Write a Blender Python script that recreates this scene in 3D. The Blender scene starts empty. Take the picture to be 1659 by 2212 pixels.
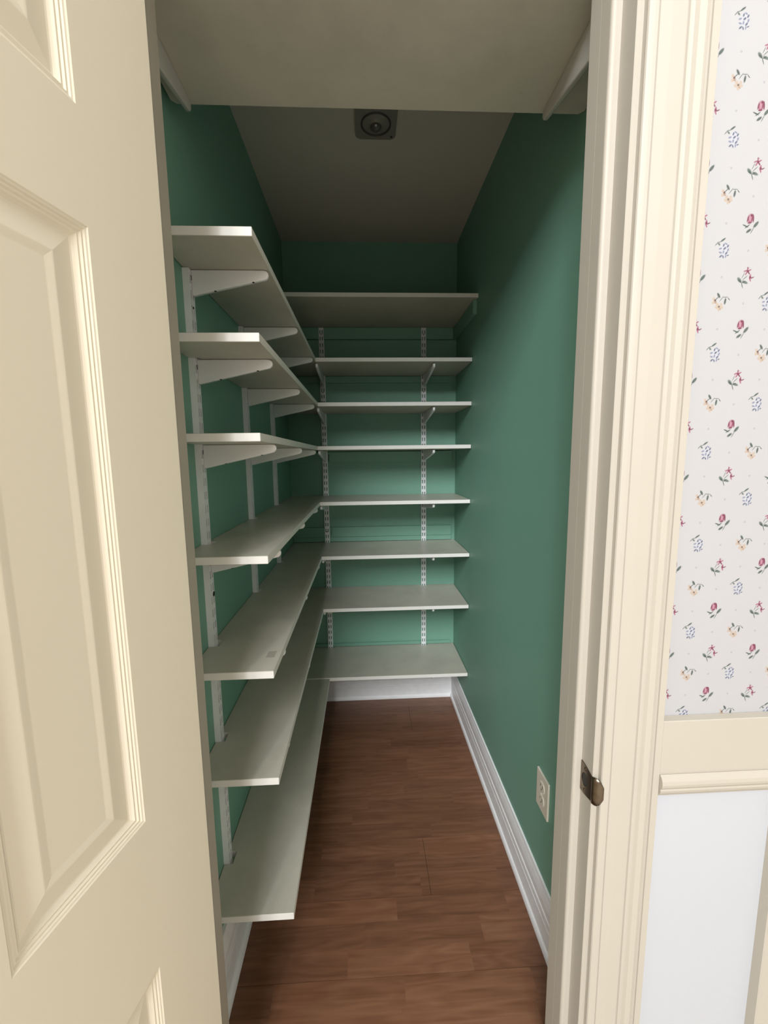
import bpy, bmesh, math, random
from mathutils import Matrix, Vector
random.seed(7)
scene = bpy.context.scene
COL = scene.collection
W, H = 1659, 2212

# ------------------------------------------------------------------ camera
F_PX, PITCH, YAW, ROLL, CAM_Z = 903.7479, -0.1312, -0.0462, -0.0124, 1.3674
cy_, sy_, cp_, sp_ = math.cos(YAW), math.sin(YAW), math.cos(PITCH), math.sin(PITCH)
fwd = Vector((-sy_ * cp_, cy_ * cp_, sp_))
rt0 = Vector((cy_, sy_, 0))
up0 = rt0.cross(fwd)
cr_, sr_ = math.cos(ROLL), math.sin(ROLL)
rt = rt0 * cr_ + up0 * sr_
up = up0 * cr_ - rt0 * sr_
cam_data = bpy.data.cameras.new('camera')
cam_data.sensor_fit = 'HORIZONTAL'
cam_data.sensor_width = 36.0
cam_data.lens = F_PX / W * 36.0
cam_data.clip_start = 0.01
cam = bpy.data.objects.new('camera', cam_data)
m = Matrix((rt, up, -fwd)).transposed().to_4x4()
m.translation = (0, 0, CAM_Z)
cam.matrix_world = m
COL.objects.link(cam)
scene.camera = cam

# ------------------------------------------------------------------ world, lights, exposure
world = bpy.data.worlds.new('world')
scene.world = world
world.use_nodes = True
bg = world.node_tree.nodes['Background']
bg.inputs['Color'].default_value = (0.80, 0.90, 1.0, 1)
bg.inputs['Strength'].default_value = 0.6

def area_light(name, loc, target, sx, sz, power, color):
    d = bpy.data.lights.new(name, 'AREA')
    d.shape = 'RECTANGLE'
    d.size, d.size_y = sx, sz
    d.energy = power
    d.color = color
    o = bpy.data.objects.new(name, d)
    o.location = loc
    o.rotation_euler = (Vector(target) - Vector(loc)).to_track_quat('-Z', 'Y').to_euler()
    COL.objects.link(o)
    return o
# daylight through the tall window high in the hall wall behind the camera
area_light('window_daylight', (-0.75, -4.00, 4.20), (0.1, 1.5, 0.8), 1.6, 2.4, 304, (0.95, 0.98, 1.0))
area_light('window_daylight_left', (-2.05, -4.00, 4.20), (0.1, 1.5, 0.8), 1.4, 2.4, 266, (0.95, 0.98, 1.0))
area_light('low_fill_light', (-0.50, -4.00, 1.70), (0.1, 1.5, 1.2), 1.6, 1.2, 4, (1.0, 0.97, 0.93))  # added low fill light; the hall wall has no window here

scene.view_settings.view_transform = 'Standard'
scene.view_settings.look = 'None'
scene.view_settings.gamma = 1
scene.view_settings.use_curve_mapping = False
scene.view_settings.exposure = 0.0

# ------------------------------------------------------------------ helpers
def srgb(r, g, b):
    def f(c):
        c /= 255.0
        return c / 12.92 if c <= 0.04045 else ((c + 0.055) / 1.055) ** 2.4
    return (f(r), f(g), f(b), 1.0)

def tag(o, label=None, cat=None, group=None, kind=None):
    if label: o['label'] = label
    if cat: o['category'] = cat
    if group: o['group'] = group
    if kind: o['kind'] = kind
    return o

def obj(name, bm, mat, parent=None, smooth=False):
    me = bpy.data.meshes.new(name)
    bmesh.ops.recalc_face_normals(bm, faces=bm.faces[:])
    bm.to_mesh(me)
    bm.free()
    if smooth:
        for p in me.polygons: p.use_smooth = True
    for mm in (mat if isinstance(mat, (list, tuple)) else [mat]):
        me.materials.append(mm)
    o = bpy.data.objects.new(name, me)
    COL.objects.link(o)
    if parent: o.parent = parent
    return o

def link_copy(o, parent=None):
    c = o.copy()
    COL.objects.link(c)
    c.parent = parent
    return c

def empty(name, loc=(0, 0, 0)):
    o = bpy.data.objects.new(name, None)
    o.empty_display_size = 0.05
    o.location = loc
    COL.objects.link(o)
    return o

def add_box(bm, x0, x1, y0, y1, z0, z1, bevel=0.0, seg=1, mi=0):
    vs = [bm.verts.new((x, y, z)) for x in (x0, x1) for y in (y0, y1) for z in (z0, z1)]
    fs = []
    for q in ((0, 1, 3, 2), (4, 6, 7, 5), (0, 4, 5, 1), (2, 3, 7, 6), (0, 2, 6, 4), (1, 5, 7, 3)):
        f = bm.faces.new([vs[i] for i in q]); f.material_index = mi; fs.append(f)
    if bevel:
        es = list({e for f in fs for e in f.edges})
        bmesh.ops.bevel(bm, geom=es, offset=bevel, segments=seg, affect='EDGES', profile=0.5)

def box(name, dims, mat, parent=None, bevel=0.0, seg=1):
    bm = bmesh.new()
    add_box(bm, *dims, bevel=bevel, seg=seg)
    return obj(name, bm, mat, parent)

def add_prism(bm, pts, axis, a0, a1, bevel=0.0, seg=1):
    """closed 2-D polygon extruded along an axis. pts in the two other axes' order."""
    def P(p, a):
        if axis == 'z': return (p[0], p[1], a)
        if axis == 'y': return (p[0], a, p[1])
        return (a, p[0], p[1])
    lo = [bm.verts.new(P(p, a0)) for p in pts]
    hi = [bm.verts.new(P(p, a1)) for p in pts]
    fs = [bm.faces.new(lo), bm.faces.new(hi)]
    n = len(pts)
    for i in range(n):
        fs.append(bm.faces.new((lo[i], lo[(i + 1) % n], hi[(i + 1) % n], hi[i])))
    if bevel:
        es = list({e for f in fs for e in f.edges})
        bmesh.ops.bevel(bm, geom=es, offset=bevel, segments=seg, affect='EDGES', profile=0.5)

def prism(name, pts, axis, a0, a1, mat, parent=None, bevel=0.0, seg=1):
    bm = bmesh.new()
    add_prism(bm, pts, axis, a0, a1, bevel, seg)
    return obj(name, bm, mat, parent)

def add_lathe(bm, prof, center, axis='z', n=32, mi=0):
    rings = []
    for r, h in prof:
        ring = []
        if r < 1e-6:
            ring = None
            v = bm.verts.new(_ax(center, 0, 0, h, axis)); rings.append([v]); continue
        ring = [bm.verts.new(_ax(center, r * math.cos(2 * math.pi * i / n), r * math.sin(2 * math.pi * i / n), h, axis)) for i in range(n)]
        rings.append(ring)
    for a, b in zip(rings, rings[1:]):
        if len(a) == 1 and len(b) == 1: continue
        for i in range(n):
            j = (i + 1) % n
            if len(a) == 1: f = bm.faces.new((a[0], b[i], b[j]))
            elif len(b) == 1: f = bm.faces.new((a[i], b[0], a[j]))
            else: f = bm.faces.new((a[i], b[i], b[j], a[j]))
            f.smooth = True
            f.material_index = mi
def _ax(c, a, b, h, axis):
    if axis == 'z': return (c[0] + a, c[1] + b, c[2] + h)
    if axis == 'y': return (c[0] + a, c[1] + h, c[2] + b)
    return (c[0] + h, c[1] + a, c[2] + b)

# ------------------------------------------------------------------ materials
def new_mat(name):
    mt = bpy.data.materials.new(name)
    mt.use_nodes = True
    nt = mt.node_tree
    b = nt.nodes['Principled BSDF']
    return mt, nt, b

def N(nt, t, **kw):
    n = nt.nodes.new(t)
    for k, v in kw.items():
        setattr(n, k, v)
    return n

def mix_rgb(nt, fac, a, b, blend='MIX'):
    n = nt.nodes.new('ShaderNodeMix')
    n.data_type = 'RGBA'
    n.blend_type = blend
    for sock, v in ((n.inputs[0], fac), (n.inputs[6], a), (n.inputs[7], b)):
        if isinstance(v, bpy.types.NodeSocket): nt.links.new(v, sock)
        else: sock.default_value = v
    return n.outputs[2]

def mathn(nt, op, a, b=None, clamp=False):
    n = nt.nodes.new('ShaderNodeMath')
    n.operation = op
    n.use_clamp = clamp
    for i, v in enumerate((a, b)):
        if v is None: continue
        if isinstance(v, bpy.types.NodeSocket): nt.links.new(v, n.inputs[i])
        else: n.inputs[i].default_value = v
    return n.outputs[0]

def paint(name, col, rough=0.5, var=0.03, scale=6.0, bump=0.0, bscale=200.0, stretch=None, spec=0.5, metallic=0.0):
    """painted surface: base colour, faint blotchy wear, fine relief"""
    mt, nt, b = new_mat(name)
    tc = N(nt, 'ShaderNodeTexCoord')
    n1 = N(nt, 'ShaderNodeTexNoise'); n1.inputs['Scale'].default_value = scale; n1.inputs['Detail'].default_value = 4
    nt.links.new(tc.outputs['Object'], n1.inputs['Vector'])
    dark = tuple(c * (1 - var * 2) for c in col[:3]) + (1,)
    lite = tuple(min(1, c * (1 + var)) for c in col[:3]) + (1,)
    nt.links.new(mix_rgb(nt, n1.outputs['Fac'], dark, lite), b.inputs['Base Color'])
    b.inputs['Roughness'].default_value = rough
    b.inputs['Specular IOR Level'].default_value = spec
    b.inputs['Metallic'].default_value = metallic
    if bump:
        mp = N(nt, 'ShaderNodeMapping')
        mp.inputs['Scale'].default_value = stretch or (1, 1, 1)
        nt.links.new(tc.outputs['Object'], mp.inputs['Vector'])
        n2 = N(nt, 'ShaderNodeTexNoise'); n2.inputs['Scale'].default_value = bscale; n2.inputs['Detail'].default_value = 3
        nt.links.new(mp.outputs['Vector'], n2.inputs['Vector'])
        bp = N(nt, 'ShaderNodeBump'); bp.inputs['Strength'].default_value = bump; bp.inputs['Distance'].default_value = 0.001
        nt.links.new(n2.outputs['Fac'], bp.inputs['Height'])
        nt.links.new(bp.outputs['Normal'], b.inputs['Normal'])
    return mt

M = {}
M['green'] = paint('green_wall_paint', (0.185, 0.375, 0.285, 1), rough=0.55, var=0.03, scale=3, bump=0.25, bscale=260)
M['ceiling'] = paint('ceiling_paint', (0.52, 0.49, 0.44, 1), rough=0.9, var=0.02, bump=0.35, bscale=160)
M['hall_white'] = paint('hall_wall_paint', (0.50, 0.46, 0.40, 1), rough=0.75, var=0.01, bump=0.1)
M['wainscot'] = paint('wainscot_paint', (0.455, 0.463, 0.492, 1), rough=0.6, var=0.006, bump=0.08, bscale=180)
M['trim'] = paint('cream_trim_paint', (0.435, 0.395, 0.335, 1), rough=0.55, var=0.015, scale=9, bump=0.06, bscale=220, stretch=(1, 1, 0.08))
M['door'] = paint('cream_door_paint_lightened', (0.86, 0.79, 0.65, 1), rough=0.62, var=0.012, scale=4, bump=0.06, bscale=300, stretch=(1, 1, 0.05))  # same cream paint as the trim, lightened in place of side light
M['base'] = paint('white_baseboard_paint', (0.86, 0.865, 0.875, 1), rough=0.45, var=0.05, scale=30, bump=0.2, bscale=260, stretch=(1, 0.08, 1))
M['metal_white'] = paint('white_enamelled_steel', (0.86, 0.865, 0.88, 1), rough=0.3, var=0.02, scale=20)
M['upright_white'] = paint('white_upright_steel', (0.86, 0.87, 0.89, 1), rough=0.35, var=0.05, scale=25)
M['metal_white_shaded'] = paint('shaded_white_steel', (0.50, 0.485, 0.45, 1), rough=0.5, var=0.03, scale=20)  # white bracket steel with the shade over the doorway put into its colour
M['dark_screw'] = paint('dark_screw_steel', (0.02, 0.02, 0.02, 1), rough=0.4, var=0.1, metallic=0.6)
M['slot_shade'] = paint('painted_slot_shade', (0.03, 0.028, 0.025, 1), rough=0.8, var=0.05)  # shade inside holes and slots, put into the colour of small pieces
M['rust'] = paint('rusty_nail', (0.09, 0.05, 0.03, 1), rough=0.7, var=0.2, scale=300)
M['plastic'] = paint('ivory_plastic', (0.78, 0.73, 0.63, 1), rough=0.25, var=0.01)
M['porcelain'] = paint('aged_fixture_plastic', (0.22, 0.21, 0.185, 1), rough=0.4, var=0.06, scale=30)
M['socket'] = paint('dark_socket', (0.06, 0.055, 0.05, 1), rough=0.5, var=0.1)

def shelf_mat():
    mt, nt, b = new_mat('white_melamine')
    tc = N(nt, 'ShaderNodeTexCoord')
    n1 = N(nt, 'ShaderNodeTexNoise'); n1.inputs['Scale'].default_value = 5; n1.inputs['Detail'].default_value = 6; n1.inputs['Roughness'].default_value = 0.65
    nt.links.new(tc.outputs['Object'], n1.inputs['Vector'])
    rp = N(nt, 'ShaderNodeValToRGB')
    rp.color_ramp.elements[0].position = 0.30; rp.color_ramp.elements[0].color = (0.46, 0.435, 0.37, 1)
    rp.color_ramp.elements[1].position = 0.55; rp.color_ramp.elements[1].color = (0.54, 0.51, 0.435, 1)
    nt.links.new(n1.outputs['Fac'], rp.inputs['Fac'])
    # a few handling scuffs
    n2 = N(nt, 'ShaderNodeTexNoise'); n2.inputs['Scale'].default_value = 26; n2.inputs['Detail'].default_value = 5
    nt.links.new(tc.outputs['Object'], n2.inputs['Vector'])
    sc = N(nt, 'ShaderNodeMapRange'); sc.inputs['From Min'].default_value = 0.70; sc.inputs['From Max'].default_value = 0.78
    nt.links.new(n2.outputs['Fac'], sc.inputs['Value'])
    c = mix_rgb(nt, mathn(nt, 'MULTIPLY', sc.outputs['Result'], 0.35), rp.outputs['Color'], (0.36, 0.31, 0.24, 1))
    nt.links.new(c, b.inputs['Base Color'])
    b.inputs['Roughness'].default_value = 0.36
    return mt
M['shelf'] = shelf_mat()
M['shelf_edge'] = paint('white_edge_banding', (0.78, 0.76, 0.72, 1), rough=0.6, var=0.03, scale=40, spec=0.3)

def floor_mat():
    """three-strip wood laminate; strips run along X"""
    mt, nt, b = new_mat('wood_laminate')
    L = nt.links
    g = N(nt, 'ShaderNodeNewGeometry')
    sp = N(nt, 'ShaderNodeSeparateXYZ'); L.new(g.outputs['Position'], sp.inputs[0])
    X, Y = sp.outputs['X'], sp.outputs['Y']
    ys = mathn(nt, 'DIVIDE', mathn(nt, 'SUBTRACT', Y, -5.0615), 0.0666667)
    row = mathn(nt, 'FLOOR', ys)
    wn = N(nt, 'ShaderNodeTexWhiteNoise', noise_dimensions='1D'); L.new(row, wn.inputs['W'])
    xs = mathn(nt, 'ADD', mathn(nt, 'DIVIDE', X, 0.34), mathn(nt, 'MULTIPLY', wn.outputs['Value'], 7.0))
    cell = mathn(nt, 'FLOOR', xs)
    cv = N(nt, 'ShaderNodeCombineXYZ'); L.new(row, cv.inputs[0]); L.new(cell, cv.inputs[1])
    wn2 = N(nt, 'ShaderNodeTexWhiteNoise', noise_dimensions='3D'); L.new(cv.outputs[0], wn2.inputs['Vector'])
    # grain coordinates, shifted per block
    off = N(nt, 'ShaderNodeVectorMath', operation='SCALE'); L.new(wn2.outputs['Color'], off.inputs[0]); off.inputs['Scale'].default_value = 13.0
    pos = N(nt, 'ShaderNodeVectorMath', operation='ADD'); L.new(g.outputs['Position'], pos.inputs[0]); L.new(off.outputs[0], pos.inputs[1])
    mp = N(nt, 'ShaderNodeMapping'); mp.inputs['Scale'].default_value = (3.0, 60.0, 1.0); L.new(pos.outputs[0], mp.inputs['Vector'])
    n1 = N(nt, 'ShaderNodeTexNoise'); n1.inputs['Scale'].default_value = 1.0; n1.inputs['Detail'].default_value = 6; n1.inputs['Distortion'].default_value = 0.6
    L.new(mp.outputs[0], n1.inputs['Vector'])
    mp2 = N(nt, 'ShaderNodeMapping'); mp2.inputs['Scale'].default_value = (2.2, 15.0, 1.0); L.new(pos.outputs[0], mp2.inputs['Vector'])
    wv = N(nt, 'ShaderNodeTexNoise'); wv.inputs['Scale'].default_value = 1.0; wv.inputs['Detail'].default_value = 2
    L.new(mp2.outputs[0], wv.inputs['Vector'])
    rings = mathn(nt, 'FRACT', mathn(nt, 'MULTIPLY', wv.outputs['Fac'], 9.0))
    rings = mathn(nt, 'ABSOLUTE', mathn(nt, 'SUBTRACT', rings, 0.5))
    fac = mathn(nt, 'ADD', mathn(nt, 'MULTIPLY', n1.outputs['Fac'], 0.65), mathn(nt, 'MULTIPLY', rings, 0.28))
    rp = N(nt, 'ShaderNodeValToRGB')
    e = rp.color_ramp.elements
    e[0].position = 0.16; e[0].color = (0.118, 0.048, 0.024, 1)
    e[1].position = 0.60; e[1].color = (0.222, 0.104, 0.058, 1)
    L.new(fac, rp.inputs['Fac'])
    tone = mathn(nt, 'ADD', 0.86, mathn(nt, 'MULTIPLY', wn2.outputs['Value'], 0.26))
    tv = N(nt, 'ShaderNodeVectorMath', operation='SCALE'); L.new(rp.outputs['Color'], tv.inputs[0]); L.new(tone, tv.inputs['Scale'])
    L.new(tv.outputs[0], b.inputs['Base Color'])
    b.inputs['Roughness'].default_value = 0.33
    bp = N(nt, 'ShaderNodeBump'); bp.inputs['Strength'].default_value = 0.15; bp.inputs['Distance'].default_value = 0.0006
    L.new(n1.outputs['Fac'], bp.inputs['Height']); L.new(bp.outputs['Normal'], b.inputs['Normal'])
    return mt
M['floor'] = floor_mat()
M['hall_floor'] = paint('pale_hall_floor', (0.52, 0.45, 0.36, 1), rough=0.6, var=0.05, scale=3)  # unseen hall floor, kept pale to bounce light up into the closet

def brass_mat():
    mt, nt, b = new_mat('dark_reflection_brass')
    tc = N(nt, 'ShaderNodeTexCoord')
    n1 = N(nt, 'ShaderNodeTexNoise'); n1.inputs['Scale'].default_value = 90
    nt.links.new(tc.outputs['Object'], n1.inputs['Vector'])
    nt.links.new(mix_rgb(nt, n1.outputs['Fac'], (0.13, 0.10, 0.075, 1), (0.24, 0.19, 0.14, 1)), b.inputs['Base Color'])  # dark reflections put into the brass base colour
    b.inputs['Metallic'].default_value = 1.0
    b.inputs['Roughness'].default_value = 0.28
    return mt
M['brass'] = brass_mat()

def bulb_mat():
    mt, nt, b = new_mat('dusty_bulb_glass')
    b.inputs['Base Color'].default_value = (0.10, 0.095, 0.085, 1)
    b.inputs['Roughness'].default_value = 0.08
    b.inputs['Coat Weight'].default_value = 0.6
    return mt
M['bulb'] = bulb_mat()

# printed wallpaper: sprigs on a lattice, all in nodes (coordinates in mm on the wall)
GREEN, GREEN2 = srgb(78, 94, 90), srgb(112, 126, 118)
BL, BD = srgb(150, 157, 184), srgb(104, 112, 140)
PK, PD, PL = srgb(186, 104, 132), srgb(138, 58, 90), srgb(216, 164, 182)
YL, YD, YC = srgb(222, 200, 180), srgb(196, 168, 146), srgb(128, 108, 92)
SPRIGS = {
 'blue': [(-2.9,16.8,5.3,1.5,35,GREEN),(-14,10,3.8,.6,48,GREEN),(-9,13.4,4.2,.55,12,GREEN),(-9.6,10,3,1.6,-45,GREEN2),
   (0.8,1,8.2,11.5,0,srgb(226,226,234)),(-6.5,3,3.0,1.5,20,BL),(-6,-3.2,3,1.5,-15,BL),(-1.2,8.5,2.8,1.4,70,BD),(2.8,10.6,3,1.3,-30,BL),(6.2,7,2.8,1.5,60,BD),(1,3.4,3,1.6,40,BD),
   (7,1,2.9,1.6,70,BL),(-.8,-2.2,2.8,1.5,80,BL),(4.4,-4,3.1,1.5,50,BD),(-5,-9,3.3,1.4,40,BD),(-.8,-9.8,2.8,1.2,-70,BD),(3.6,-9,2.9,1.3,85,BL),(7.2,-7.5,2.2,1,20,BD)],
 'rose': [(-1.4,8.2,5.6,7.6,-8,PK),(-1.9,8.4,2.2,5.2,5,PL),(3.6,8.4,1.5,6.8,5,PD),(-5.8,7.2,1.2,5.4,-12,PD),(.6,13.2,2.4,2.2,20,PD),(1,7,.7,4.6,-12,PD),(-2.2,1.6,3.8,1.6,10,PD),
   (9.2,-1,6.6,2.5,50,GREEN),(10,-.2,3.8,1.0,50,GREEN2),(-9,-3.4,5.8,1.2,-22,GREEN),(-5.5,-4,5.5,1.0,35,GREEN),(-2.6,-11,5.4,2.1,36,GREEN),(3.4,-10.5,6.2,.6,62,GREEN)],
 'pink': [(2.4,13.4,3.8,1.4,95,PD),(-1.2,10.4,4,1.3,20,PK),(5.6,11.2,3.8,1.3,30,PK),(4.6,7.4,3.8,1.3,-50,PD),(.4,6.6,3.8,1.3,60,PK),(2.6,10,2.2,2.2,0,PD),(3.6,14,2.6,1,60,PL),
   (7.6,1,4.4,1.8,80,PK),(11.6,-.4,3.8,1,25,PD),(8.2,-3.8,3.2,1.3,-70,PK),(8,.2,2,2,0,PD),(-1.2,-.8,6.2,.55,42,GREEN),(-4.6,3.2,5.8,.5,64,GREEN),(-11,-4.2,5.4,2.9,-48,GREEN2),(-9.8,-6,4.2,1.4,-40,GREEN),(-.8,-7.8,5.8,2.4,-18,GREEN2),(-3,-7.6,3.6,1,25,GREEN),(-5.4,-12.4,5.8,.75,-70,GREEN)],
 'yellow': [(-.4,-9.8,2.6,3.2,0,YL),(4.4,-6.6,3.2,2.4,20,YL),(3.2,-2,2.7,3,-30,YL),(-3.6,-1.8,2.8,2.8,20,YL),(-5,-6.6,3.2,2.4,-20,YL),(2,-8.8,2.2,1.2,-50,YD),(-.4,-5.2,2.4,2.2,0,YD),(-.4,-5.2,1.6,1.5,0,YC),
   (-10.4,7.2,2.6,3.2,15,YL),(-11,1.2,2.4,3,-25,YL),(-7.2,2,2.3,2.6,40,YD),(-8,5,1.9,1.9,0,srgb(120,84,78)),(-2.4,13,5,2.1,-58,GREEN),(-5,8.2,4.4,.7,42,GREEN),(3.2,7.6,6.2,.5,52,GREEN),(10,10.2,5,.55,2,GREEN),(16,7.4,3.2,.75,-46,GREEN),(9.8,3.6,5.6,1.9,82,GREEN)],
}
def wallpaper_mat():
    mt, nt, b = new_mat('floral_wallpaper')
    L = nt.links
    g = N(nt, 'ShaderNodeNewGeometry')
    sp = N(nt, 'ShaderNodeSeparateXYZ'); L.new(g.outputs['Position'], sp.inputs[0])
    cw, ch = 37.4, 37.1
    x = mathn(nt, 'MULTIPLY', mathn(nt, 'SUBTRACT', sp.outputs['X'], 0.5385 - 10 * 0.1496), 1000.0)
    z = mathn(nt, 'MULTIPLY', mathn(nt, 'SUBTRACT', sp.outputs['Z'], 1.2930 - 20 * 0.0742), 1000.0)
    zz = mathn(nt, 'DIVIDE', mathn(nt, 'ADD', z, ch * 0.5 + ch), 2 * ch)     # rows below the 'yellow/blue' row belong to its cell
    row = mathn(nt, 'FLOOR', zz)
    zc = mathn(nt, 'SUBTRACT', mathn(nt, 'MULTIPLY', mathn(nt, 'FRACT', zz), 2 * ch), ch * 1.5)   # -1.5ch .. 0.5ch
    shift = mathn(nt, 'MULTIPLY', mathn(nt, 'FLOORED_MODULO', row, 2.0), 2 * cw)
    xx = mathn(nt, 'DIVIDE', mathn(nt, 'ADD', mathn(nt, 'ADD', x, shift), cw * 0.5), 4 * cw)
    xc = mathn(nt, 'SUBTRACT', mathn(nt, 'MULTIPLY', mathn(nt, 'FRACT', xx), 4 * cw), cw * 0.5)   # -0.5cw .. 3.5cw
    cv = N(nt, 'ShaderNodeCombineXYZ'); L.new(xc, cv.inputs[0]); L.new(zc, cv.inputs[1])
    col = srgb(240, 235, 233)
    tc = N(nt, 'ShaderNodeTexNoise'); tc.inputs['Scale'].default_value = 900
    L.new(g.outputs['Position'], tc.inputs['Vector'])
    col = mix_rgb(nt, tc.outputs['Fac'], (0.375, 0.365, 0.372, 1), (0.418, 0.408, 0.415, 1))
    centres = {'yellow': (0, 0), 'blue': (2 * cw, 0), 'rose': (cw, -ch), 'pink': (3 * cw, -ch)}
    for nm, (ox, oz) in centres.items():
        for (dx, dz, a, bb, ang, c) in SPRIGS[nm]:
            mp = N(nt, 'ShaderNodeMapping', vector_type='TEXTURE')
            mp.inputs['Location'].default_value = (ox + dx * .88, oz + dz * .88, 0)
            mp.inputs['Rotation'].default_value = (0, 0, math.radians(ang))
            mp.inputs['Scale'].default_value = (a * .9, bb * .9, 1)
            L.new(cv.outputs[0], mp.inputs['Vector'])
            ln = N(nt, 'ShaderNodeVectorMath', operation='LENGTH'); L.new(mp.outputs[0], ln.inputs[0])
            mr = N(nt, 'ShaderNodeMapRange'); mr.inputs['From Min'].default_value = 1.12; mr.inputs['From Max'].default_value = 0.70
            mr.inputs['To Max'].default_value = 0.92
            L.new(ln.outputs['Value'], mr.inputs['Value'])
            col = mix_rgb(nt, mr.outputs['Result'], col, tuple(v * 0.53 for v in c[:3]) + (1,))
    # tiny outlined diamonds between the sprigs
    def wrap(s, period):   # distance to nearest multiple
        return mathn(nt, 'ABSOLUTE', mathn(nt, 'SUBTRACT', mathn(nt, 'FLOORED_MODULO', mathn(nt, 'ADD', s, period / 2), period), period / 2))
    for (ox, oz) in ((cw, 0), (0, ch)):
        dx = wrap(mathn(nt, 'SUBTRACT', x, ox), 2 * cw)
        dz = wrap(mathn(nt, 'SUBTRACT', z, oz), 2 * ch)
        s = mathn(nt, 'ADD', dx, dz)
        ring = mathn(nt, 'LESS_THAN', mathn(nt, 'ABSOLUTE', mathn(nt, 'SUBTRACT', s, 1.5)), 0.45)
        gap = mathn(nt, 'GREATER_THAN', mathn(nt, 'MINIMUM', dx, dz), 0.3)
        col = mix_rgb(nt, mathn(nt, 'MULTIPLY', mathn(nt, 'MULTIPLY', ring, gap), 0.9), col, (0.17, 0.16, 0.17, 1))
    L.new(col, b.inputs['Base Color'])
    b.inputs['Roughness'].default_value = 0.6
    return mt
M['wallpaper'] = wallpaper_mat()

# ------------------------------------------------------------------ dimensions (metres)
XL, XR, YB, ZC = -0.3863, 0.4882, 2.2376, 2.4261
YH, YI = 0.640, 0.7400              # hall face and closet face of the front wall
XJL, XJR = -0.3163, 0.3855          # clear opening between the jambs
ZHEAD = 2.130
YS, Y0 = 1.8981, 0.8557             # front edge of the back shelves, near end of the left shelves
T = 0.0173
Z = [2.0345, 1.7977, 1.6081, 1.4179, 1.1674, 0.9147, 0.6626, 0.3169]   # shelf tops, Z[0] the extra high back shelf
XS = [-0.2018, -0.1975, -0.2050, -0.2018, -0.2018, -0.2018, -0.1828]   # front edges of the seven left shelves
HX0, HX1, HY0, HZ = -3.4, 1.9, -4.10, 5.9    # hall

# ------------------------------------------------------------------ setting: floor
bm = bmesh.new()
add_box(bm, XL - .1, XR + .1, YH, YB + .1, -0.1, -0.0085)
fl = tag(obj('floor', bm, M['floor']), 'reddish brown wood laminate floor of the closet', kind='structure')
box('floor_hall', (HX0 - .1, HX1 + .1, HY0 - .1, YH, -0.1, 0.0), M['hall_floor'])
tag(bpy.data.objects['floor_hall'], 'unseen hall floor outside the closet, kept pale to bounce light in', kind='structure')
def plank(x0, x1, y0, y1):
    bm = bmesh.new()
    g = 0.0005
    add_box(bm, x0 + g, x1 - g, y0 + g, y1 - g, -0.008, 0.0)
    obj('plank', bm, M['floor'], fl)
row_joint = {-1: 0.1, 0: 0.62, 1: 0.9, 2: 0.1865, 3: -0.9, 4: -0.30, 5: 0.7, 6: 0.22, 7: -0.7}
for r in range(-1, 8):
    y0 = max(YH, 0.7385 + 0.2 * r)
    y1 = min(0.7385 + 0.2 * r + 0.2, YB)
    j = row_joint[r]
    if XL < j < XR:
        plank(XL, j, y0, y1); plank(j, XR, y0, y1)
    else:
        plank(XL, XR, y0, y1)

# ------------------------------------------------------------------ setting: closet walls, hall walls, ceiling
def wall(name, dims, mat, label):
    return tag(box(name, dims, mat), label, kind='structure')
wall('wall_left', (XL - .1, XL, YI, YB, 0, ZC), M['green'], 'green painted left wall of the closet')
wall('wall_right', (XR, XR + .1, YI, YB, 0, ZC), M['green'], 'green painted right wall of the closet')
wall('wall_back', (XL - .1, XR + .1, YB, YB + .1, 0, ZC), M['green'], 'green painted back wall of the closet')
wall('ceiling', (XL - .1, XR + .1, YH + .03, YB + .1, ZC, ZC + .1), M['ceiling'], 'plain textured ceiling of the closet')
wall('ceiling_hall', (HX0 - .1, HX1 + .1, HY0 - .1, YH + .03, HZ, HZ + .1), M['hall_white'], 'plain ceiling of the tall hall')

# partition between the hall and the closet, with the door opening
ZW = 0.9235
bm = bmesh.new()
JT = 0.02
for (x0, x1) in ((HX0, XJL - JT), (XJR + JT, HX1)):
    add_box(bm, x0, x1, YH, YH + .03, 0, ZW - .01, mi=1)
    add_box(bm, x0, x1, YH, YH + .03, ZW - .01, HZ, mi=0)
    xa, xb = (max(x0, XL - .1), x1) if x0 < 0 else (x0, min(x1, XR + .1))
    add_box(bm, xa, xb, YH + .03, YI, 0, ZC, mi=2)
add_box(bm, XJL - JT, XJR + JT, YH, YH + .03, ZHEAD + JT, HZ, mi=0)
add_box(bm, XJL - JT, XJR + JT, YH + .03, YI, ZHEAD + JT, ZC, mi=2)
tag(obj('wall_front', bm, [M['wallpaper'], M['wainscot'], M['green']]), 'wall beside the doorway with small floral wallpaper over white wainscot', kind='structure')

# hall around the camera
wall('wall_hall_left', (HX0 - .1, HX0, HY0, YH, 0, HZ), M['hall_white'], 'plain hall wall')
wall('wall_hall_right', (HX1, HX1 + .1, HY0, YH, 0, HZ), M['hall_white'], 'plain hall wall')
WX0, WX1, WZ0, WZ1 = -2.8, 0.2, 2.90, 5.50
bm = bmesh.new()
add_box(bm, HX0 - .1, WX0, HY0 - .1, HY0, 0, HZ)
add_box(bm, WX1, HX1 + .1, HY0 - .1, HY0, 0, HZ)
add_box(bm, WX0, WX1, HY0 - .1, HY0, 0, WZ0)
add_box(bm, WX0, WX1, HY0 - .1, HY0, WZ1, HZ)
tag(obj('wall_hall_back', bm, M['hall_white']), 'plain hall wall with a wide window', kind='structure')

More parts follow.
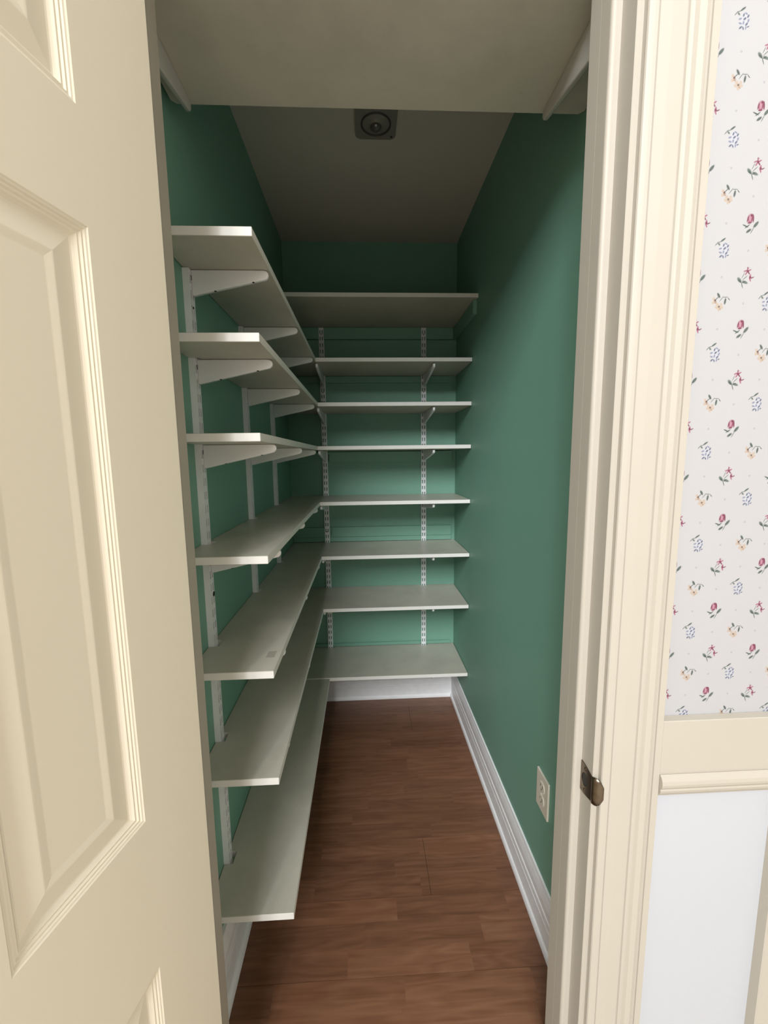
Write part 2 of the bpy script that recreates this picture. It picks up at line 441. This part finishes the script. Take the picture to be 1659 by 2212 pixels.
# ------------------------------------------------------------------ door frame: jambs, stops, casing
frame = tag(empty('trim_1', (0, YH, 0)), 'cream painted door frame with moulded casing', kind='structure')
def fchild(o):
    o.parent = frame
    o.matrix_parent_inverse = Matrix.Translation((0, YH, 0)).inverted()
    return o
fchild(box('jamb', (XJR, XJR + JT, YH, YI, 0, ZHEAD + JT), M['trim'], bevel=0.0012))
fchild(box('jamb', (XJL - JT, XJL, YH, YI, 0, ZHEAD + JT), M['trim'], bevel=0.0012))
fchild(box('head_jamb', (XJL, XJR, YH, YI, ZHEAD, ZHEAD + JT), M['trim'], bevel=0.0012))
SY0, SY1, SP = 0.677, 0.7080, 0.0145
def stop_prof(xf, s):      # rounded towards the hall
    x1 = xf - s * SP
    r = 0.006
    pts = [(xf, SY0)]
    for k in range(6):
        a = math.pi / 2 * k / 5
        pts.append((x1 + s * r * (1 - math.sin(a)), SY0 + r * (1 - math.cos(a))))
    return pts + [(x1, SY1), (xf, SY1)]
fchild(prism('door_stop', stop_prof(XJR, 1), 'z', 0, ZHEAD, M['trim']))
fchild(prism('door_stop', stop_prof(XJL, -1), 'z', 0, ZHEAD, M['trim']))
fchild(box('door_stop', (XJL + SP, XJR - SP, SY0, SY1, ZHEAD - SP, ZHEAD), M['trim'], bevel=0.003, seg=2))
for xa, xb in ((XJR - SP, XJR), (XJL, XJL + SP)):
    fchild(box('jamb_extension', (xa, xb, SY1 + .0007, YI, 0, ZHEAD), M['trim']))
CAS = [(.000, .640), (.000, .6315), (.0012, .6295), (.004, .6285), (.008, .6275), (.0125, .6270), (.0135, .6290), (.0148, .6268), (.030, .6245),
       (.0490, .6232), (.0502, .6252), (.0516, .6252), (.0530, .6225), (.0560, .6218), (.0580, .6205), (.066, .6222), (.0740, .6200), (.0755, .6180), (.0768, .6185),
       (.0775, .6245), (.0846, .6245), (.0852, .6222), (.0955, .6218), (.0965, .6230), (.0965, .640)]
CX = XJR + 0.0095
rc = [(CX + a, b) for a, b in CAS]
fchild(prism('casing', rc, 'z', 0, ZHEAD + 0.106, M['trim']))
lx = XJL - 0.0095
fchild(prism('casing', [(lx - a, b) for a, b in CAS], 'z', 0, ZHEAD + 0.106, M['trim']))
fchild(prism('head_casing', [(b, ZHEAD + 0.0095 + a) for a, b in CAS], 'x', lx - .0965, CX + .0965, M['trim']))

# strike plate on the right jamb
sx = XJR
strike = empty('strike_plate', (sx, 0.655, 0.790))
tag(strike, 'brass strike plate, darkened by a painted reflection, with a curved lip on the cream door jamb', 'strike plate')
def schild(o):
    o.parent = strike
    o.matrix_parent_inverse = Matrix.Translation((sx, 0.655, 0.790)).inverted()
    return o
zc = 0.7905
ya, yb = 0.6405, 0.6765
bm = bmesh.new()
# plate with a latch hole, then a lip that wraps over the jamb edge
out = [(yb, zc - .029), (yb, zc + .029)]
def arc_pts():
    pts = []
    # upper corner slopes to the narrower lip
    pts += [(yb - .001, zc + .0285), (yb - .012, zc + .0285), (ya + .006, zc + .0245), (ya, zc + .023)]
    return pts
loop = arc_pts()
loop = loop + [(y, 2 * zc - z) for y, z in reversed(loop)]
th = 0.0016
hole = [(0.6625 + 0.0088 * math.cos(t), zc + 0.0125 * math.sin(t)) for t in [2 * math.pi * i / 20 for i in range(20)]]
for xx in (sx - th,):
    vo = [bm.verts.new((xx, y, z)) for y, z in loop]
    vi = [bm.verts.new((xx, y, z)) for y, z in hole]
    eo = [bm.edges.new((vo[i], vo[(i + 1) % len(vo)])) for i in range(len(vo))]
    ei = [bm.edges.new((vi[i], vi[(i + 1) % len(vi)])) for i in range(len(vi))]
    bmesh.ops.triangle_fill(bm, edges=eo + ei, use_beauty=True)
ret = bmesh.ops.extrude_face_region(bm, geom=bm.faces[:])
for v in [g for g in ret['geom'] if isinstance(g, bmesh.types.BMVert)]: v.co.x += th - 0.0002
plate = schild(obj('plate', bm, M['brass']))
# lip: rounded tongue curving towards the hall
bm = bmesh.new()
path = [(sx - th, ya + .0004), (sx - th + .0002, ya - .003), (sx + .0010, ya - .0065), (sx + .0038, ya - .0098), (sx + .0078, ya - .0122), (sx + .0125, ya - .0138)]
halfh = [.0235, .0250, .0258, .0250, .0210, .0110]
rows = []
for (px, py), hh in zip(path, halfh):
    rows.append([bm.verts.new((px, py, zc + hh * t)) for t in (-1, -.6, -.2, .2, .6, 1)])
for a, b_ in zip(rows, rows[1:]):
    for i in range(5): bm.faces.new((a[i], a[i + 1], b_[i + 1], b_[i]))
ret = bmesh.ops.extrude_face_region(bm, geom=bm.faces[:])
for v in [g for g in ret['geom'] if isinstance(g, bmesh.types.BMVert)]: v.co.x += 0.0012; v.co.y += .0006
schild(obj('lip', bm, M['brass'], smooth=True))
schild(box('latch_hole', (sx - .0006, sx - .0002, .651, .674, zc - .0135, zc + .0135), M['slot_shade']))
for dz in (-.0205, .0205):
    bm = bmesh.new()
    add_lathe(bm, [(0.0036, 0.0008), (0.0034, -.0004), (0.002, -.0010), (0, -.0012)], (sx - th, .6625, zc + dz), 'x', 16)
    schild(obj('screw', bm, M['brass']))

# neighbouring casing at the right end of the wall
prism('trim_2', [(.715, .640), (.715, .6225), (.7165, .6210), (.800, .6170), (.810, .6170), (.812, .640)], 'z', 0, 2.15, M['trim'])
tag(bpy.data.objects['trim_2'], 'cream casing of the next opening at the right edge', kind='structure')

# chair rail: flat board under the wallpaper and a moulded rail
rail = tag(empty('trim_3', (CX + .0965, YH, 0.8)), 'cream chair rail between wallpaper and wainscot', kind='structure')
x0r, x1r = CX + .0965, 0.715
def rchild(o):
    o.parent = rail
    o.matrix_parent_inverse = Matrix.Translation((x0r, YH, 0.8)).inverted()
rchild(box('rail_board', (x0r, x1r, .6235, YH, .802, ZW), M['trim'], bevel=0.001))
RM = [(.6235, .8265), (.6200, .8275), (.6130, .8245), (.6080, .8185), (.6065, .8125), (.6080, .8075), (.6120, .8045), (.6135, .8025), (.6125, .7995), (.6150, .7945), (.6200, .7905), (.6220, .7880)]
RM = [(.6235 - (.6235 - y) * .55, z) for y, z in RM] + [(.64, .788), (.64, .8018), (.6235, .8018)]
rchild(prism('rail_moulding', RM, 'x', x0r, x1r, M['trim']))

# ------------------------------------------------------------------ baseboards
BP = [(0, 0), (.012, 0), (.012, .0755), (.0080, .0765), (.0085, .0785), (.0120, .0805), (.0115, .1000), (.0080, .1020), (.0080, .1045), (.0105, .107), (.0110, .130), (.0085, .148), (.0060, .158), (.0050, .166), (0, .168)]
SH = [(.012, 0), (.0195, 0), (.0195, .004), (.0190, .009), (.0170, .0145), (.0140, .0180), (.012, .019)]
def baseboard(name, side, label):
    if side == 'right':
        f = lambda p: (XR - p[0], p[1]); ax, a0, a1 = 'y', YI, YB
    elif side == 'left':
        f = lambda p: (XL + p[0] * 1.55, p[1]); ax, a0, a1 = 'y', YI, YB
    else:
        f = lambda p: (YB - p[0], p[1]); ax, a0, a1 = 'x', XL + .0186, XR - .012
    bb = prism(name, [f(p) for p in BP], ax, a0, a1, M['base'])
    tag(bb, label, kind='structure')
    if ax == 'x': a0, a1 = XL + .030, XR - .0195
    prism('shoe_moulding', [f(p) for p in SH], ax, a0, a1, M['base'], bb)
baseboard('baseboard_right', 'right', 'scuffed white baseboard along the right wall')
baseboard('baseboard_left', 'left', 'white baseboard under the left shelves')
baseboard('baseboard_back', 'back', 'white baseboard under the lowest back shelf')

# ------------------------------------------------------------------ door
ang = math.radians(12.3)
DW = 0.70
UB = [0, .125, .295, .405, .575, DW]
ZB = [.012, .240, .670, .895, 1.620, 1.740, 2.000, 2.122]
bm = bmesh.new()
DT = 0.035
panels = []
vcache = {}
def V(u, y, z):
    k = (round(u, 5), round(y, 5), round(z, 5))
    if k not in vcache: vcache[k] = bm.verts.new((u, y, z))
    return vcache[k]
for i in range(5):
    for j in range(7):
        u0, u1, z0, z1 = UB[i], UB[i + 1], ZB[j], ZB[j + 1]
        if i in (1, 3) and j in (1, 3, 5):
            panels.append((u0, u1, z0, z1)); continue
        bm.faces.new((V(u0, 0, z0), V(u1, 0, z0), V(u1, 0, z1), V(u0, 0, z1)))
        bm.faces.new((V(u0, -DT, z0), V(u0, -DT, z1), V(u1, -DT, z1), V(u1, -DT, z0)))
for i in range(5):
    for zz in (ZB[0], ZB[-1]):
        bm.faces.new((V(UB[i], 0, zz), V(UB[i + 1], 0, zz), V(UB[i + 1], -DT, zz), V(UB[i], -DT, zz)))
for j in range(7):
    for uu in (0, DW):
        bm.faces.new((V(uu, 0, ZB[j]), V(uu, 0, ZB[j + 1]), V(uu, -DT, ZB[j + 1]), V(uu, -DT, ZB[j])))
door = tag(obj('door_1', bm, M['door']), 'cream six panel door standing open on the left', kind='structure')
door.location = (-0.2695, 0.630, 0)
door.rotation_euler = (0, 0, math.atan2(-math.cos(ang), -math.sin(ang)))
PROF = [(0, 0), (.0015, -.0012), (.0035, -.0016), (.0045, -.0034), (.0070, -.0030), (.0085, -.0052), (.0110, -.0048), (.0128, -.0070), (.0150, -.0092), (.0170, -.0096),
        (.0400, -.0052), (.0415, -.0050), (.0430, -.0051), (.0500, -.0061), (.0512, -.0062)]
def ring_panel(u0, u1, z0, z1):
    bm = bmesh.new()
    for s, yb_ in ((1, 0.0), (-1, -DT)):
        prev = None
        for ins, d in PROF:
            q = [bm.verts.new((u, yb_ + s * d, z)) for u, z in ((u0 + ins, z0 + ins), (u1 - ins, z0 + ins), (u1 - ins, z1 - ins), (u0 + ins, z1 - ins))]
            if prev:
                for k in range(4): bm.faces.new((prev[k], prev[(k + 1) % 4], q[(k + 1) % 4], q[k]))
            prev = q
        bm.faces.new(prev)
    return obj('raised_panel', bm, M['door'], door)
for p in panels: ring_panel(*p)

# ------------------------------------------------------------------ shelf boards
def board_outline(x0, x1, y0, y1, notches, side):
    """rectangle with notches cut in the wall side. side 'L' (x0 wall) or 'B' (y1 wall)"""
    if side == 'L':
        pts = [(x1, y0), (x1, y1), (x0, y1)]
        for (a, b, d) in sorted(notches, reverse=True):
            pts += [(x0, b), (x0 + d, b), (x0 + d, a), (x0, a)]
        pts += [(x0, y0)]
    else:
        pts = [(x0, y0), (x1, y0), (x1, y1)]
        for (a, b, d) in sorted(notches, reverse=True):
            pts += [(b, y1), (b, y1 - d), (a, y1 - d), (a, y1)]
        pts += [(x0, y1)]
    return pts
def band(o):
    o.data.materials.append(M['shelf_edge'])
    for p in o.data.polygons:
        if abs(p.normal.z) < 0.5: p.material_index = 1
ORD = ['top', 'second', 'third', 'fourth', 'fifth', 'sixth', 'bottom']
LY = [0.999, 1.410, 1.813]           # uprights on the left wall
BX = [-0.2040, 0.3165]               # uprights on the back wall
SD = 0.0143                          # upright depth
for i in range(7):
    zt = Z[i + 1]
    nt_ = [] if i == 0 else [(y - .0140, y + .0235, .0235) for y in LY]
    zl = zt - (.003 if i == 6 else 0)
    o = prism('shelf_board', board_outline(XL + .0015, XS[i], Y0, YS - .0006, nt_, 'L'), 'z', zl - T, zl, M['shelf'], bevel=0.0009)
    names = ['topmost long white shelf on the left wall, above all the left brackets', 'second long white shelf from the top on the left wall', 'third long white shelf from the top on the left wall, near eye level',
             'fourth long white shelf from the top on the left wall, its top surface showing', 'fifth long white shelf from the top on the left wall, with a small stain', 'sixth long white shelf from the top on the left wall', 'lowest and widest long white shelf on the left wall, above the floor']
    band(o); tag(o, names[i], 'shelf', 'long shelves on the left wall')
    if i == 4: fifth_left = o
for i in range(8):
    zt = Z[i]
    if i == 0:
        pts = board_outline(XL + .0015, XR - .0015, 1.8146, YB - .0012, [], 'B')
    else:
        zt += .0012 if i == 7 else 0
        pts = board_outline(XL + .0015, XR - .0022, YS, YB - .0190 if i in (5,) and False else YB - .0012, [(x - .0140, x + .0215, .0215) for x in BX], 'B')
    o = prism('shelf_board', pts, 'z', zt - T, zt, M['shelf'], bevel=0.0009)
    names = ['topmost deeper white shelf on the back wall, resting on green cleats'] + ['%s white shelf from the top on the back wall' % w for w in ('second', 'third', 'fourth', 'fifth', 'sixth', 'seventh')] + ['lowest white shelf on the back wall, over the baseboard']
    band(o); tag(o, names[i], 'shelf', 'short shelves on the back wall')
# shelf over the doorway
zo = 2.0975
ch_ = .009
o = prism('shelf_board', [(XL + .004, YI + .001), (XR - .0015, YI + .001), (XR - .0015, .990 - ch_), (XR - .0015 - ch_, .990), (XL + .004 + ch_, .990), (XL + .004, .990 - ch_)], 'z', zo, zo + .018, M['shelf'], bevel=0.0008)
tag(o, 'wide pale shelf over the doorway inside the closet, seen from below', 'shelf')
# small brown tape residue on the fifth left shelf
stain = box('tape_residue', (-.2330, -.2135, .9180, .9500, Z[5], Z[5] + .0002), paint('tape_residue_brown', (0.40, 0.37, 0.31, 1), rough=0.6, var=0.1, scale=120))
stain.parent = fifth_left
# ------------------------------------------------------------------ slotted uprights
PITCH_S = 0.03175
def upright_mesh(z0, z1):
    """U channel, front towards +X at x=SD, width 25 mm along y, pairs of slots"""
    bm = bmesh.new()
    hw = .0125
    cols = [-hw, -.0084, -.0034, .0034, .0084, hw]
    zs = [z0]
    z = z1 - .012
    slots = []
    while z - .018 > z0 + .006:
        slots.append((z - .018, z)); z -= PITCH_S
    slots.reverse()
    edges = [z0]
    for a, b in slots: edges += [a, b]
    edges.append(z1)
    vc = {}
    def v(y, zz):
        k = (round(y, 5), round(zz, 5))
        if k not in vc: vc[k] = bm.verts.new((SD, y, zz))
        return vc[k]
    for r in range(len(edges) - 1):
        for c in range(5):
            if r % 2 == 1 and c in (1, 3): continue
            bm.faces.new((v(cols[c], edges[r]), v(cols[c + 1], edges[r]), v(cols[c + 1], edges[r + 1]), v(cols[c], edges[r + 1])))
    for s in (-1, 1):
        y = s * hw
        for r in range(len(edges) - 1):
            a = [bm.verts.new((0, y, edges[r])), bm.verts.new((0, y, edges[r + 1]))]
            bm.faces.new((a[0], v(y, edges[r]), v(y, edges[r + 1]), a[1]))
    bmesh.ops.remove_doubles(bm, verts=bm.verts[:], dist=1e-6)
    ret = bmesh.ops.solidify(bm, geom=bm.faces[:], thickness=0.0012)
    # dark web a little behind the slots
    return bm
def add_screw(parent_inv, parent, loc, axis, sgn, r=.004):
    bm = bmesh.new()
    add_lathe(bm, [(r, -.0005), (r, .0006), (r * .6, .0012), (0, .0013)] if sgn > 0 else [(r, .0005), (r, -.0006), (r * .6, -.0012), (0, -.0013)], loc, axis, 14)
    o = obj('screw', bm, M['dark_screw'])
    o.parent = parent
    o.matrix_parent_inverse = parent_inv
    return o
UZ0, UZ1 = .296, Z[1] - T - .001
bm = upright_mesh(UZ0, UZ1)
lu = obj('slotted_upright', bm, M['upright_white'])
lu.location = (XL, LY[0], 0)
lab = ['white slotted steel upright nearest the door on the left wall', 'middle white slotted steel upright on the left wall', 'white slotted steel upright on the left wall nearest the back corner']
ups = [lu]
for k in (1, 2):
    c = link_copy(lu); c.location = (XL, LY[k], 0); ups.append(c)
for o, l in zip(ups, lab): tag(o, l, 'upright', 'slotted shelf uprights')
bpy.context.view_layer.update()
add_screw(ups[0].matrix_world.inverted(), ups[0], (XL + SD, LY[0] + .0070, 1.041), 'x', 1, .0062)
for k in range(3):
    for zz in (1.70, .62):
        add_screw(ups[k].matrix_world.inverted(), ups[k], (XL + SD, LY[k], zz), 'x', 1, .0026)
bm = upright_mesh(.296, Z[0] - T - .001)
bu = obj('slotted_upright', bm, M['upright_white'])
bu.rotation_euler = (0, 0, -math.pi / 2)
bu.location = (BX[0], YB, 0)
b2 = link_copy(bu); b2.location = (BX[1], YB, 0)
tag(bu, 'white slotted steel upright on the back wall, left one of the two', 'upright', 'slotted shelf uprights')
tag(b2, 'white slotted steel upright on the back wall, right one near the right wall', 'upright', 'slotted shelf uprights')
bpy.context.view_layer.update()
for o, x in ((bu, BX[0]), (b2, BX[1])):
    for zz in (1.984, 1.699, .9725):
        add_screw(o.matrix_world.inverted(), o, (x, YB - SD, zz), 'y', -1, .0026)

# ------------------------------------------------------------------ shelf brackets
def bracket_mesh(L, hw, htip, thick=.0105):
    """along +X from the upright face, top at z=0"""
    pts = [(0, 0), (L - .012, 0), (L - .005, -.0012), (L - .0012, -.0045), (L, -.0095), (L - .0012, -.0145), (L - .0055, -htip + .0005), (L - .012, -htip - .0012), (.004, -hw), (0, -hw + .002)]
    bm = bmesh.new()
    lo = [bm.verts.new((x, -thick / 2, z)) for x, z in pts]
    hi = [bm.verts.new((x, thick / 2, z)) for x, z in pts]
    fs = [bm.faces.new(lo), bm.faces.new(hi)]
    n = len(pts)
    for i in range(n): fs.append(bm.faces.new((lo[i], lo[(i + 1) % n], hi[(i + 1) % n], hi[i])))
    bmesh.ops.recalc_face_normals(bm, faces=bm.faces[:])
    es = [e for e in bm.edges if abs(e.verts[0].co.y - e.verts[1].co.y) < 1e-6]
    bmesh.ops.bevel(bm, geom=es, offset=.0026, segments=3, affect='EDGES', profile=0.5)
    for f in bm.faces: f.smooth = True
    return bm
def fix_smooth(o):
    o.data.set_sharp_from_angle(angle=math.radians(38))
LL = 0.168
lb = obj('shelf_bracket', bracket_mesh(LL, .0545, .0195), M['metal_white'])
fix_smooth(lb)
def hook(parent, hw, L):
    """dark pieces painted as the shaded gap at the hooks and two small holes in the lower flange"""
    bm = bmesh.new()
    add_box(bm, -.0004, .0010, -.0056, -.0046, -.022, -.012)
    h = obj('hook_slot', bm, M['slot_shade'], parent)
    for t in (.30, .80):
        x = L * t
        z = -hw + (hw - .0205) * (x - .004) / (L - .016)
        bm = bmesh.new()
        add_lathe(bm, [(0.0026, .0006), (.0026, -.0007), (0, -.0007)], (x, -.0030, z), 'z', 12)
        obj('hole', bm, M['slot_shade'], parent)
hook(lb, .0545, LL)
POS = ['nearest', 'middle', 'farthest']
first = True
for i in range(7):
    zl = Z[i + 1] - T - (.003 if i == 6 else 0)
    for k in range(3):
        if first: o = lb; first = False
        else:
            o = link_copy(lb)
            for c in lb.children:
                if k == 0: link_copy(c, o)
        o.location = (XL + SD, LY[k] + .004, zl - .0006)
        tag(o, 'white tapered bracket on the %s left upright, under the %s left shelf' % (POS[k], ORD[i]), 'bracket', 'brackets under the left shelves')
BL_ = YB - SD - 1.916
bb = obj('shelf_bracket', bracket_mesh(BL_, .0560, .0195), M['metal_white'])
fix_smooth(bb)
first = True
BORD = ['second', 'third', 'fourth', 'fifth', 'sixth', 'seventh', 'lowest']
for i in range(7):
    for k in range(2):
        if first: o = bb; first = False
        else: o = link_copy(bb)
        o.rotation_euler = (0, 0, -math.pi / 2)
        o.location = (BX[k] + .004, YB - SD, Z[i + 1] - T - .0006 + (.0012 if i == 6 else 0))
        tag(o, 'white tapered bracket on the %s back upright, under the %s back shelf' % (('left', 'right')[k], BORD[i]), 'bracket', 'brackets under the back shelves')
ob = obj('shelf_bracket', bracket_mesh(.2445, .0740, .0205), M['metal_white_shaded'])
fix_smooth(ob)
o2 = link_copy(ob)
for o, x, w in ((ob, -.348, 'left'), (o2, .4015, 'right')):
    o.rotation_euler = (0, 0, math.pi / 2)
    o.location = (x, YI + .0008, zo - .0005)
    tag(o, 'white tapered bracket near the %s end of the shelf over the doorway' % w, 'bracket', 'brackets over the doorway')

# ------------------------------------------------------------------ green cleats (old battens) on the walls
CL = [(1.9600, Z[0] - T - .001, .0165, 'thin green cleat on the back wall just under the topmost back shelf'),
      (1.7460, Z[1] - T - .0015, .0125, 'thin green cleat on the back wall just under the second back shelf'),
      (1.3400, 1.3950, .0135, 'green cleat on the back wall just under the fourth back shelf, near two nails'),
      (.9425, .9955, .0135, 'green cleat on the back wall above the sixth back shelf'),
      (.9165, .9415, .0100, 'narrow green strip lying directly on the sixth back shelf against the wall'),
      (.3200, .3370, .0100, 'narrow green strip on the back wall just above the lowest back shelf')]
cleats = []
def seg_x(th):
    # stop at the uprights
    return [(XL + .002, BX[0] - .0130), (BX[0] + .0130, BX[1] - .0130), (BX[1] + .0130, XR - .020)]
for z0, z1, th_, l in CL:
    bm = bmesh.new()
    for a, b_ in seg_x(th_):
        add_box(bm, a, b_, YB - th_, YB - .0004, z0, z1, bevel=0.0012)
    cleats.append(tag(obj('wall_cleat', bm, M['green']), l, 'cleat', 'green wall cleats'))
tag(box('wall_cleat', (XR - .0185, XR - .0004, 1.835, YB - .02, 1.9600, Z[0] - T - .0008), M['green'], bevel=0.0012), 'green cleat on the right wall carrying the end of the topmost back shelf', 'cleat', 'green wall cleats')
def nail(x, z, parent, lean=0.0, ln=.016):
    bm = bmesh.new()
    add_lathe(bm, [(0, 0), (.0022, 0), (.0022, -.001), (.0009, -.001), (.0009, -ln), (0, -ln)], (0, 0, 0), 'z', 8)
    bmesh.ops.rotate(bm, verts=bm.verts[:], cent=(0, 0, 0), matrix=Matrix.Rotation(lean, 3, 'Y'))
    bmesh.ops.translate(bm, verts=bm.verts[:], vec=(x, YB - .0150, z))
    obj('nail', bm, M['rust'], parent)
nail(BX[0] + .0230, 1.383, cleats[2], .05, .035)
nail(BX[0] + .0175, 1.381, cleats[2], -.05, .035)
nail(BX[0] + .0265, .990, cleats[3], .12, .042)

# ------------------------------------------------------------------ outlet on the right wall
oy, oz, ow, oh = 1.040, .4245, .073, .112
out = empty('electrical_outlet', (XR, oy, oz))
tag(out, 'ivory duplex electrical outlet low on the green right wall', 'outlet')
inv = Matrix.Translation((XR, oy, oz)).inverted()
def ochild(o, par=None):
    o.parent = par or out
    if par is None: o.matrix_parent_inverse = inv
    return o
bm = bmesh.new()
x1 = XR - .0003
add_prism(bm, [(oy - ow / 2, oz - oh / 2), (oy + ow / 2, oz - oh / 2), (oy + ow / 2, oz + oh / 2), (oy - ow / 2, oz + oh / 2)], 'x', XR - .0062, x1, bevel=.0016, seg=2)
ochild(obj('cover_plate', bm, M['plastic']))
for dz in (-.0195, .0195):
    pts = []
    for k in range(28):
        a = 2 * math.pi * k / 28
        pts.append((oy + .0172 * math.cos(a), oz + dz + max(-.0142, min(.0142, .0172 * math.sin(a)))))
    r_ = ochild(prism('receptacle', pts, 'x', XR - .0082, XR - .0058, M['plastic'], bevel=.0008))
    for (dy, hh, ww) in ((-.0063, .0085, .0011), (.0063, .0070, .0011)):
        s_ = box('slot', (XR - .0084, XR - .0080, oy + dy - ww, oy + dy + ww, oz + dz + .003 - hh / 2, oz + dz + .003 + hh / 2), M['slot_shade'])
        s_.parent = r_
    bm = bmesh.new(); add_lathe(bm, [(.0024, 0), (.0024, -.0003), (0, -.0003)], (XR - .0081, oy, oz + dz - .0075), 'x', 12)
    s_ = obj('slot', bm, M['slot_shade']); s_.parent = r_
bm = bmesh.new(); add_lathe(bm, [(.0030, .0002), (.0030, -.0008), (.0012, -.0014), (0, -.0014)], (XR - .0062, oy, oz), 'x', 16)
ochild(obj('screw', bm, M['plastic']))

# ------------------------------------------------------------------ ceiling light (off)
fx, fy = .0575, 1.470
cl = empty('ceiling_light', (fx, fy, ZC))
tag(cl, 'unlit square ceiling light with a small round bulb', 'ceiling light')
invc = Matrix.Translation((fx, fy, ZC)).inverted()
def cchild(o):
    o.parent = cl; o.matrix_parent_inverse = invc; return o
hs, rr = .0655, .014
pts = []
for qx, qy, a0 in ((1, 1, 0), (-1, 1, 90), (-1, -1, 180), (1, -1, 270)):
    for k in range(6):
        a = math.radians(a0 + 18 * k)
        pts.append((fx + qx * (hs - rr) + rr * math.cos(a), fy + qy * (hs - rr) + rr * math.sin(a)))
cchild(prism('base_plate', pts, 'z', ZC - .016, ZC - .0005, M['porcelain'], bevel=.003, seg=2))
bm = bmesh.new(); add_lathe(bm, [(.0480, .001), (.0480, -.003), (.0455, -.0042), (.0430, -.003), (.0430, .001)], (fx, fy, ZC - .016), 'z', 48)
cchild(obj('ring', bm, M['socket']))
bm = bmesh.new(); add_lathe(bm, [(.0430, 0), (.036, -.002), (.026, -.004), (.0215, -.006), (.0205, -.008), (.015, -.008), (0, -.006)], (fx, fy, ZC - .016), 'z', 40)
cchild(obj('socket', bm, M['porcelain']))
bm = bmesh.new(); add_lathe(bm, [(.0185, -.006), (.0185, -.009), (.0170, -.013), (.0130, -.017), (.0070, -.0195), (0, -.0205)], (fx, fy, ZC - .016), 'z', 32)
cchild(obj('bulb', bm, M['bulb'], smooth=True))
bm = bmesh.new(); add_lathe(bm, [(.0038, .0004), (.0036, -.001), (0, -.0014)], (fx + .052, fy + .052, ZC - .016), 'z', 14)
cchild(obj('screw', bm, M['dark_screw']))
